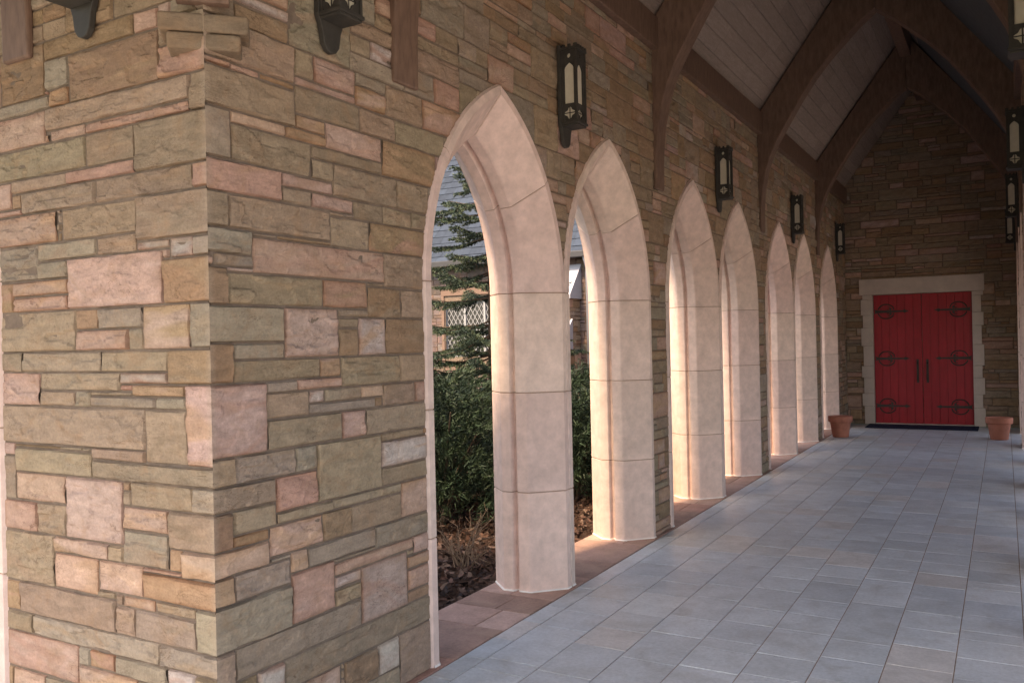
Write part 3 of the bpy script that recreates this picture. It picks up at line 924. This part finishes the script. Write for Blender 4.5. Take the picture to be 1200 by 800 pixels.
# ------------------------------------------------------------------ lanterns
def lancet(cx, w, z0, z1, n=9):
    """outline of a lancet, counter clockwise from bottom left"""
    h = w * 1.15
    pts = [(cx - w, z0), (cx + w, z0), (cx + w, z1 - h)]
    for t in np.linspace(0, 1, n)[1:]: pts.append((cx + w * (1 - t ** 1.7), z1 - h + h * t))
    for t in np.linspace(1, 0, n)[1:]: pts.append((cx - w * (1 - t ** 1.7), z1 - h + h * t))
    return pts
def ringpanel(mb, fn, hw, z0, z1, hole, d):
    """flat iron panel hw wide with one hole; fn(a,z,depth)"""
    cx = 0; cz = sum(p[1] for p in hole) / len(hole)
    out = []
    for (a, z) in hole:
        dx, dz = a - cx, z - cz
        k = min(hw / abs(dx) if abs(dx) > 1e-6 else 1e9, ((z1 - cz) / dz) if dz > 1e-6 else (((z0 - cz) / dz) if dz < -1e-6 else 1e9))
        out.append((cx + dx * k, cz + dz * k))
    # put the nearest outer point on each corner
    for c in ((-hw, z0), (hw, z0), (hw, z1), (-hw, z1)):
        i = min(range(len(out)), key=lambda j: (out[j][0] - c[0])**2 + (out[j][1] - c[1])**2)
        out[i] = c
    n = len(hole)
    V = [fn(a, z, 0) for a, z in out] + [fn(a, z, 0) for a, z in hole] + [fn(a, z, -d) for a, z in hole]
    F = [(i, (i+1) % n, n + (i+1) % n, n + i) for i in range(n)] + [(n + i, n + (i+1) % n, 2*n + (i+1) % n, 2*n + i) for i in range(n)]
    mb.add(V, F)
def make_lantern(label, loc, rz):
    t = thing('wall_lantern', label, 'lantern', loc, rz, 'black iron gothic wall lanterns')
    pl = MB()
    fn = lambda a, b, h: (h, a, b)
    pl.prism([(-.085, .16), (-.062, .10), (-.05, .035), (-.028, .008), (0, 0), (.028, .008), (.05, .035), (.062, .10), (.085, .16), (.085, .69), (-.085, .69)], .004, .032, fn)
    pl.build('back_plate', M_IRON, t, bevel=.004)
    fr = MB()
    D0, D1, HW, Z0, Z1 = .032, .140, .068, .165, .655
    faces = [(lambda a, z, d: (D1 + d, a, z), HW), (lambda a, z, d: ((D0 + D1) / 2 + a, -HW - d, z), (D1 - D0) / 2), (lambda a, z, d: ((D0 + D1) / 2 + a, HW + d, z), (D1 - D0) / 2)]
    gl = MB()
    for f, hw in faces:
        ringpanel(fr, f, hw, .275, .575, lancet(0, hw * .66, .286, .565), .012)
        ringpanel(fr, f, hw, Z0, .275, [(.036 * math.cos(q) * (1 + .22 * math.cos(4 * q)), .222 + .036 * math.sin(q) * (1 + .22 * math.cos(4 * q))) for q in np.linspace(-2.2, -2.2 + 2 * PI, 24, endpoint=False)], .012)
        ringpanel(fr, f, hw, .575, Z1, [(.014 * math.cos(q), .612 + .016 * math.sin(q)) for q in np.linspace(-2.3, -2.3 + 2 * PI, 12, endpoint=False)], .012)
        gl.add([f(-hw * .75, .28, -.013), f(hw * .75, .28, -.013), f(hw * .75, .57, -.013), f(-hw * .75, .57, -.013)], [(0, 1, 2, 3)])
        gl.add([f(-.02, .594, -.013), f(.02, .594, -.013), f(.02, .632, -.013), f(-.02, .632, -.013)], [(0, 1, 2, 3)])
        # tracery cross in the quatrefoil, mouldings
        fr.add([f(-.05, .219, -.006), f(.05, .219, -.006), f(.05, .226, -.006), f(-.05, .226, -.006)], [(0, 1, 2, 3)])
        fr.add([f(-.004, .17, -.007), f(.004, .17, -.007), f(.004, .27, -.007), f(-.004, .27, -.007)], [(0, 1, 2, 3)])
        gl.add([f(-.044, .176, -.013), f(.044, .176, -.013), f(.044, .268, -.013), f(-.044, .268, -.013)], [(0, 1, 2, 3)])
    for (x, y) in ((D1, -HW), (D1, HW)):
        fr.box((x - .010, y - .008, Z0), (x + .008, y + .008, Z1))
    for sg in (-1, 1):
        fr.box((D0, sg * HW - .006, Z0), (D0 + .014, sg * HW + .006, Z1))
    fr.build('frame', M_IRON, t)
    gl.build('glass', M_GLASS, t)
    bs = MB()
    bs.box((D0, -HW - .014, .148), (D1 + .016, HW + .014, .166))
    bs.box((D0, -HW - .006, .135), (D1 + .006, HW + .006, .149))
    bs.build('bottom_tray', M_IRON, t, bevel=.003)
    cp = MB()
    cp.box((D0, -HW - .014, .650), (D1 + .014, HW + .014, .668))
    for k in range(5):
        yy = -HW - .012 + k * (2 * HW + .006) / 4
        cp.box((D1 + .002, yy - .009 + .009, .667), (D1 + .013, yy + .018, .686))
    for sg in (-1, 1):
        for k in range(3):
            xx = D0 + .012 + k * .042
            cp.box((xx, sg * (HW + .007) - .006, .667), (xx + .02, sg * (HW + .007) + .006, .686))
    cp.build('cap', M_IRON, t)
    return t
ZL = 3.03
lan = make_lantern('black gothic lantern above the column between first two arches', (0.010, M0 + .02, ZL), 0)
for loc, rz, lb in [((.010, 2.955, ZL - .02), 0, 'black lantern base cut by photo top, on pier face right of the corner'),
                    ((-.69, YC - .010, ZL - .02), -PI / 2, 'black lantern base cut by photo top, on pier face left of the corner'),
                    ((.010, M0 + BAY, ZL), 0, 'black lantern between the third and fourth arches'),
                    ((.010, M0 + 2 * BAY, ZL), 0, 'black lantern between the fifth and sixth arches'),
                    ((.010, M0 + 3 * BAY, ZL), 0, 'black lantern beyond last arch beside the end wall'),
                    ((WR - .010, M0, ZL), PI, 'nearest black lantern on the right wall, at photo top edge'),
                    ((WR - .010, M0 + BAY, ZL), PI, 'second black lantern along the right wall from the camera'),
                    ((WR - .010, M0 + 2 * BAY, ZL), PI, 'third black lantern along the right wall from the camera'),
                    ((WR - .010, M0 + 3 * BAY, ZL), PI, 'smallest black lantern on the right wall, beside end wall')]:
    dup(lan, loc, rz, lb)

# ------------------------------------------------------------------ pots and mat
def make_pot(label, loc):
    t = thing('flower_pot', label, 'flower pot', loc, 0, 'terracotta pots by the red door')
    b = MB(); b.lathe([(0, 0), (.125, 0), (.135, .006), (.178, .30), (.150, .30), (.148, .28), (0, .275)], 40); b.build('pot_body', M_TERRA, t, smooth=False)
    r = MB(); r.lathe([(.176, .262), (.196, .266), (.203, .276), (.206, .356), (.200, .366), (.186, .366), (.180, .358), (.176, .30)], 40); r.build('rim', M_TERRA, t)
    t.scale = (.94, .94, .95)
    s = MB(); s.lathe([(0, .322), (.10, .326), (.179, .318)], 24); s.build('soil', M_SOIL, t)
    return t
pot = make_pot('terracotta flower pot at the foot of the last arch, left of door', (.235, 15.15, 0))
dup(pot, (2.54, 15.55, 0), 1.0, 'terracotta flower pot by the right wall, right of red door')
mt = MB(); mt.box((.40, 16.72, .001), (2.22, 17.44, .016))
o = mt.build('door_mat', M_MAT, bevel=.005); tag(o, 'flat dark door mat on the floor before the red door', 'door mat')

# ------------------------------------------------------------------ the church building beyond the garden
YB = 17.5
ch = thing('church_building', 'stone church wing with blue slate roof and lattice window across garden', 'building', (-7, YB, 0))
rng = np.random.RandomState(5)
ms = MB()
BX0, BX1 = -8.0, 6.4                     # local x
cw = lambda u, z, h: np.stack([u + BX0, -h, z], -1)
WX0, WX1, WZ0, WZ1 = -2.30, -0.62, 1.18, 2.86    # window, local
lay = layout(BX1 - BX0, 3.9, [], rng, (), lambda u, z: (u + BX0 > WX0) & (u + BX0 < WX1) & (z > WZ0) & (z < WZ1),
             weights=dict(T=8, P=20, M=44, G=20, W=8), scale=1.25)
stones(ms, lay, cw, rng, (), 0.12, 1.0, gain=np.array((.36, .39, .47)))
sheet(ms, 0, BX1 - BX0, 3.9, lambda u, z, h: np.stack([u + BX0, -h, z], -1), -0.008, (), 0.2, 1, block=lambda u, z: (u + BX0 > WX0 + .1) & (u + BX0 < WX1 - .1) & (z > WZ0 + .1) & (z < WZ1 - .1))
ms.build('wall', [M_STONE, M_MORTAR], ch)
wn = MB(); wn.box((WX0 - .08, -.03, WZ0 - .14), (WX1 + .08, .16, WZ0)); wn.box((WX0 - .08, -.025, WZ1), (WX1 + .08, .16, WZ1 + .16))
wn.box((WX0 - .08, -.024, WZ0), (WX0, .16, WZ1)); wn.box((WX1, -.024, WZ0), (WX1 + .08, .16, WZ1))
win = wn.build('window', M_SILLST, ch, bevel=.006)
pn = MB(); pn.box((WX0, .10, WZ0), (WX1, .11, WZ1)); pn.build('pane', M_PANE, win)
lt = MB()
nm = 3
for k in range(nm + 1):
    x = WX0 + (WX1 - WX0) * k / nm; lt.box((x - .025, .05, WZ0), (x + .025, .099, WZ1))
for z in (WZ0 + .02, (WZ0 + WZ1) / 2, WZ1 - .02): lt.box((WX0, .055, z - .02), (WX1, .0985, z + .02))
lt.build('mullions', M_WHITE, win)
lt = MB()
dgl = .125
for sg in (-1, 1):
    for k in range(-16, 30):
        x0 = WX0 + k * dgl; 
        if sg > 0: a = (x0, WZ0); b = (x0 + (WZ1 - WZ0) * .62, WZ1)
        else: a = (x0, WZ1); b = (x0 + (WZ1 - WZ0) * .62, WZ0)
        # clip to the window
        t0, t1 = 0.0, 1.0
        dx = b[0] - a[0]
        t0 = max(t0, (WX0 - a[0]) / dx); t1 = min(t1, (WX1 - a[0]) / dx)
        if t1 - t0 < .03: continue
        P = [Vector((a[0] + dx * t, .088 + .002 * sg, a[1] + (b[1] - a[1]) * t)) for t in (t0, t1)]
        lt.tube(P, .009, 4)
lt.build('lattice', M_WHITE, win)
rf = MB()
s_, c_ = math.sin(R(50)), math.cos(R(50))
row = 0
ex = .24
sdist = -.38
while sdist < 6.5:
    x = BX0 - rng.uniform(0, .3)
    while x < BX1 + .2:
        w = rng.uniform(.22, .36)
        col = np.array((0.040, 0.054, 0.080)) * rng.uniform(.75, 1.2)
        lift = rng.uniform(.012, .024)
        def pt(xx, ss, up): return (xx, ss * c_ - up * s_, 3.92 + ss * s_ + up * c_)
        s0, s1 = sdist, sdist + ex + .05
        rf.add([pt(x + .003, s0, lift), pt(x + w - .003, s0, lift), pt(x + w - .003, s1, 0.001), pt(x + .003, s1, 0.001), pt(x + .003, s0, 0), pt(x + w - .003, s0, 0)],
               [(0, 1, 2, 3), (4, 5, 1, 0)], 0, col)
        x += w
    sdist += ex; row += 1
def pt(xx, ss, up): return (xx, ss * c_ - up * s_, 3.92 + ss * s_ + up * c_)
rf.add([pt(BX0, -.38, -.004), pt(BX1, -.38, -.004), pt(BX1, 6.8, -.004), pt(BX0, 6.8, -.004)], [(0, 1, 2, 3)], 0, (.06, .07, .08))
rf.build('roof', M_TILE, ch)
gt = MB(); gt.box((BX0, -.34, 3.55), (BX1, -.22, 3.68)); gt.box((BX0, -.22, 3.66), (BX1, .02, 3.70)); gt.build('gutter', M_GUTTER, ch, bevel=.01)
bt = MB()
def bx(u): return u + 7
b0, b1 = bx(-6.55), bx(-5.62)
rngb = np.random.RandomState(9)
def buttface(mb, dep0, dep1, z0, z1):
    lay = layout(dep1, z1 - z0, [], rngb, (), None, weights=dict(T=10, G=40, B=16, P=6, W=4), scale=1.2)
    stones(mb, lay, lambda u, z, h: np.stack([b1 + h, -u, z + z0], -1), rngb, (), .1, 1.0)
    lay = layout(b1 - b0, z1 - z0, [], rngb, (), None, weights=dict(T=10, G=40, B=16, P=6, W=4), scale=1.2)
    stones(mb, lay, lambda u, z, h: np.stack([b0 + u, -dep1 - h, z + z0], -1), rngb, (), .1, 1.0)
    mb.box((b0, -dep1 + .008, z0), (b1 - .008, 0, z1 - .01), 1)
buttface(bt, 0, 1.05, 0, 1.62)
buttface(bt, 0, .55, 1.62, 2.74)
but = bt.build('buttress', [M_STONE, M_MORTAR], ch)
cpm = MB()
for (d0, z0, d1, z1) in ((.60, 2.72, -.0, 3.42), (1.10, 1.60, .5, 2.18)):
    V = [(b0 - .05, -d0, z0), (b1 + .05, -d0, z0), (b1 + .05, -d1, z1), (b0 - .05, -d1, z1), (b0 - .05, -d0, z0 - .09), (b1 + .05, -d0, z0 - .09), (b1 + .05, -d1, z0 - .09), (b0 - .05, -d1, z0 - .09)]
    cpm.add(V, [(0, 1, 2, 3), (4, 5, 1, 0), (5, 6, 2, 1), (7, 4, 0, 3), (4, 7, 6, 5), (7, 3, 2, 6)])
cpm.build('buttress_cap', M_CAPSTONE, but)
dp = MB(); dp.tube([(bx(-5.38), -.09, 0), (bx(-5.38), -.09, 3.3), (bx(-5.38), -.26, 3.56)], .045, 10); dp.build('downspout', M_CAPSTONE, ch, smooth=True)

# ------------------------------------------------------------------ planting
rng = np.random.RandomState(31)
def needles(V, F, Cc, pts, dirs, ln, wd, cols):
    """one two-triangle blade per point"""
    n = len(pts)
    rnd = rng.normal(size=(n, 3)); side = np.cross(dirs, rnd); side /= np.linalg.norm(side, axis=1)[:, None] + 1e-9
    a = pts - side * wd[:, None] * .5; b = pts + side * wd[:, None] * .5
    c = pts + dirs * ln[:, None] * .6 + side * wd[:, None] * .5; d = pts + dirs * ln[:, None] - side * wd[:, None] * .05; 
    base = sum(len(v) for v in V)
    V.append(np.stack([a, b, c, d], 1).reshape(-1, 3)); F.append(np.arange(n * 4).reshape(-1, 4) + base); Cc.append(np.repeat(cols, 4, 0))
def unit(v): return v / (np.linalg.norm(v, axis=-1, keepdims=True) + 1e-9)
def fol_mesh(name, V, F, Cc, m):
    mb = MB(); mb.add(np.concatenate(V), [tuple(f) for f in np.concatenate(F).tolist()], 0, np.concatenate(Cc)); return mb.mesh(name, [m])
def juniper_mesh(seed, hgt=1.35, rad=0.95, ns=430):
    V, F, Cc = [], [], []
    for s in range(ns):
        az = rng.uniform(0, 2 * PI); 
        rr = rad * math.sqrt(rng.rand()) 
        zt = hgt * (1 - .45 * (rr / rad) ** 2) * rng.uniform(.25, 1.0)
        tip = np.array([rr * math.cos(az), rr * math.sin(az), zt])
        bas = tip * np.array([.45, .45, .55])
        out = unit(np.array([math.cos(az), math.sin(az), 0]) * rng.uniform(.5, 1.1) + np.array([0, 0, rng.uniform(.15, .7)]))
        L_ = rng.uniform(.22, .5)
        n = 80
        t = rng.rand(n) ** .8
        P = tip - out * L_ * (1 - t)[:, None] * 1 + np.array([0, 0, -.10]) * (t ** 2)[:, None] * rng.uniform(0, 1)
        P += rng.normal(size=(n, 3)) * (.045 * (1.1 - t))[:, None]
        Dn = unit(out + rng.normal(size=(n, 3)) * .45)
        shade = rng.uniform(.65, 1.25)
        base = np.array([(0.021, 0.039, 0.021), (0.027, 0.046, 0.025), (0.016, 0.031, 0.020)][rng.randint(3)]) * shade
        cols = base * rng.uniform(.75, 1.3, (n, 1)); cols = cols + (t[:, None] > .85) * np.array((.012, .017, .007))
        needles(V, F, Cc, P, Dn, rng.uniform(.035, .075, n), rng.uniform(.007, .012, n), cols)
    return fol_mesh('foliage', V, F, Cc, M_LEAF)
def stem_mesh(rad, hgt, n=9):
    mb = MB()
    for i in range(n):
        az = 2 * PI * i / n + rng.uniform(-.3, .3); r = rad * rng.uniform(.35, .75)
        mb.tube([(0.03 * math.cos(az), .03 * math.sin(az), -.02), (r * .4 * math.cos(az), r * .4 * math.sin(az), hgt * .35), (r * math.cos(az), r * math.sin(az), hgt * rng.uniform(.55, .8))], [.022, .015, .006], 5)
    return mb.mesh('stem', [M_BARK])
jm = [juniper_mesh(1), juniper_mesh(2, 1.2, 1.05)]
js = stem_mesh(.9, 1.2)
JL = [('low dark green juniper bush showing through the first arch, behind dry twigs', -2.15, 6.9, 1.0, 0, 0.4),
      ('dark green juniper bush behind the nearer juniper in first arch', -2.9, 8.3, 1.05, 1, 2.0),
      ('dark green juniper bush close behind the second arch opening', -1.55, 8.6, 1.0, 0, 3.1),
      ('dark green juniper bush farther back behind the second arch', -2.6, 10.4, 1.05, 1, 4.4),
      ('juniper bush half hidden behind the column between first two arches', -3.4, 6.9, .95, 0, 5.2),
      ('juniper bush at the back below the lattice window', -4.6, 10.2, .95, 1, 1.2),
      ('juniper bush at the foot of the church buttress', -4.2, 13.0, 1.0, 0, 2.6)]
for lb, x, y, s, k, rz in JL:
    t = thing('juniper_bush', lb, 'bush', (x, y, -.05), rz, 'juniper bushes in the garden bed'); t.scale = (s * 1.05, s * 1.05, s * 1.2)
    for nm_, me in (('foliage', jm[k]), ('stem', js)):
        o = bpy.data.objects.new(nm_, me); C.objects.link(o); o.parent = t

# spruce whose boughs hang in front of the church
sp = thing('spruce_tree', 'green spruce tree with drooping boughs before the lattice window', 'tree', (-4.35, 11.6, -.05))
bw = MB(); bw.tube([(0, 0, 0), (.02, 0, 2), (0, .02, 4), (0, 0, 6.8)], [.13, .10, .06, .012], 10);
V, F, Cc = [], [], []
z = .95
while z < 6.7:
    reach = max(.2, 1.75 * (1 - (z - .6) / 6.6) + .1)
    nb = 7
    a0 = rng.uniform(0, 2 * PI)
    for i in range(nb):
        az = a0 + 2 * PI * i / nb + rng.uniform(-.25, .25)
        Lb = reach * rng.uniform(.55, 1.15)
        dr = rng.uniform(.1, .55); zz = z + rng.uniform(-.1, .1)
        if rng.rand() < .12: continue
        dv = np.array([math.cos(az), math.sin(az), 0]); sv = np.array([-math.sin(az), math.cos(az), 0])
        bp = lambda t: np.array([0, 0, zz]) + dv * Lb * t + np.array([0, 0, (-dr * t + .25 * t * t) * Lb])
        bw.tube([bp(0), bp(.5), bp(1)], [.018, .011, .004], 4)
        nt_ = max(6, int(Lb * 18))
        for j in range(nt_):
            t = .18 + .82 * (j + rng.rand()) / nt_
            p = bp(t)
            for sg in (-1, 1):
                ll = Lb * .34 * (1.15 - t) * rng.uniform(.6, 1.1) + .07
                dd = unit(dv * .75 + sv * sg * .75 + np.array([0, 0, -.28 * rng.uniform(.3, 1.3)]))
                n = int(22 + ll * 130)
                q = rng.rand(n)
                P = p + dd * (ll * q)[:, None] + rng.normal(size=(n, 3)) * .006
                Dn = unit(dd * .8 + rng.normal(size=(n, 3)) * .7 + np.array([0, 0, .18]))
                basec = np.array([(0.034, 0.056, 0.038), (0.044, 0.066, 0.043), (0.028, 0.048, 0.036)][rng.randint(3)]) * rng.uniform(.75, 1.25)
                cols = basec * rng.uniform(.8, 1.3, (n, 1)) + (q[:, None] > .85) * np.array((.035, .035, .012))
                needles(V, F, Cc, P, Dn, rng.uniform(.028, .048, n), rng.uniform(.008, .014, n), cols)
    z += rng.uniform(.26, .36)
o = bpy.data.objects.new('foliage', fol_mesh('foliage', V, F, Cc, M_LEAF)); C.objects.link(o); o.parent = sp
bw.build('trunk', M_BARK, sp)

# bare twiggy shrub and leaf litter at the sill
def bare_shrub(label, loc, h, n, seed):
    r = np.random.RandomState(seed)
    t = thing('bare_shrub', label, 'shrub', loc, 0, 'bare twiggy shrubs by the sill')
    mb = MB()
    def grow(p, d, l, rad, lev):
        q = p + d * l * .5 + r.normal(size=3) * .02; e = p + d * l + r.normal(size=3) * .03
        mb.tube([p, q, e], [rad, rad * .8, rad * .5], 4)
        if lev < 2:
            for k in range(r.randint(2, 4)):
                tt = r.uniform(.35, 1); nd = unit(d + r.normal(size=3) * .55 + np.array([0, 0, .15]))
                grow(p + (e - p) * tt, nd, l * r.uniform(.4, .65), rad * .55, lev + 1)
    for i in range(n):
        az = r.uniform(0, 2 * PI)
        grow(np.array([r.normal() * .05, r.normal() * .05, 0]), unit(np.array([math.cos(az) * .7, math.sin(az) * .7, 1.0])), h * r.uniform(.5, .9), .007, 0)
    mb.build('twigs', M_TWIG, t)
bare_shrub('bare tan twiggy shrub in leaf litter just inside the first arch', (-1.0, 5.55, -.05), .42, 13, 1)
bare_shrub('smaller bare shrub of thin twigs left of the tan twiggy shrub', (-1.2, 5.05, -.05), .3, 8, 2)
V, F, Cc = [], [], []
n = 9000
P = np.stack([rng.uniform(-2.6, -.56, n), rng.uniform(2.85, 12, n), np.zeros(n)], 1)
P[:, 2] = -.045 + .035 * fbm(P[:, 0] * 2, P[:, 1] * 2, 4) + rng.uniform(0, .03, n)
Dn = unit(np.stack([rng.normal(size=n), rng.normal(size=n), rng.normal(size=n) * .35], 1))
pal = np.array([(0.16, 0.085, 0.06), (0.24, 0.13, 0.10), (0.11, 0.06, 0.045), (0.30, 0.20, 0.16), (0.07, 0.045, 0.04)])
cols = .5 * pal[rng.randint(5, size=n)] * rng.uniform(.7, 1.2, (n, 1))
needles(V, F, Cc, P, Dn, rng.uniform(.035, .075, n), rng.uniform(.02, .045, n), cols)
o = bpy.data.objects.new('leaf_litter', fol_mesh('leaf_litter', V, F, Cc, M_LITTER)); C.objects.link(o)
tag(o, 'brown dead leaves scattered on the garden bed', 'leaf litter', kind='stuff')
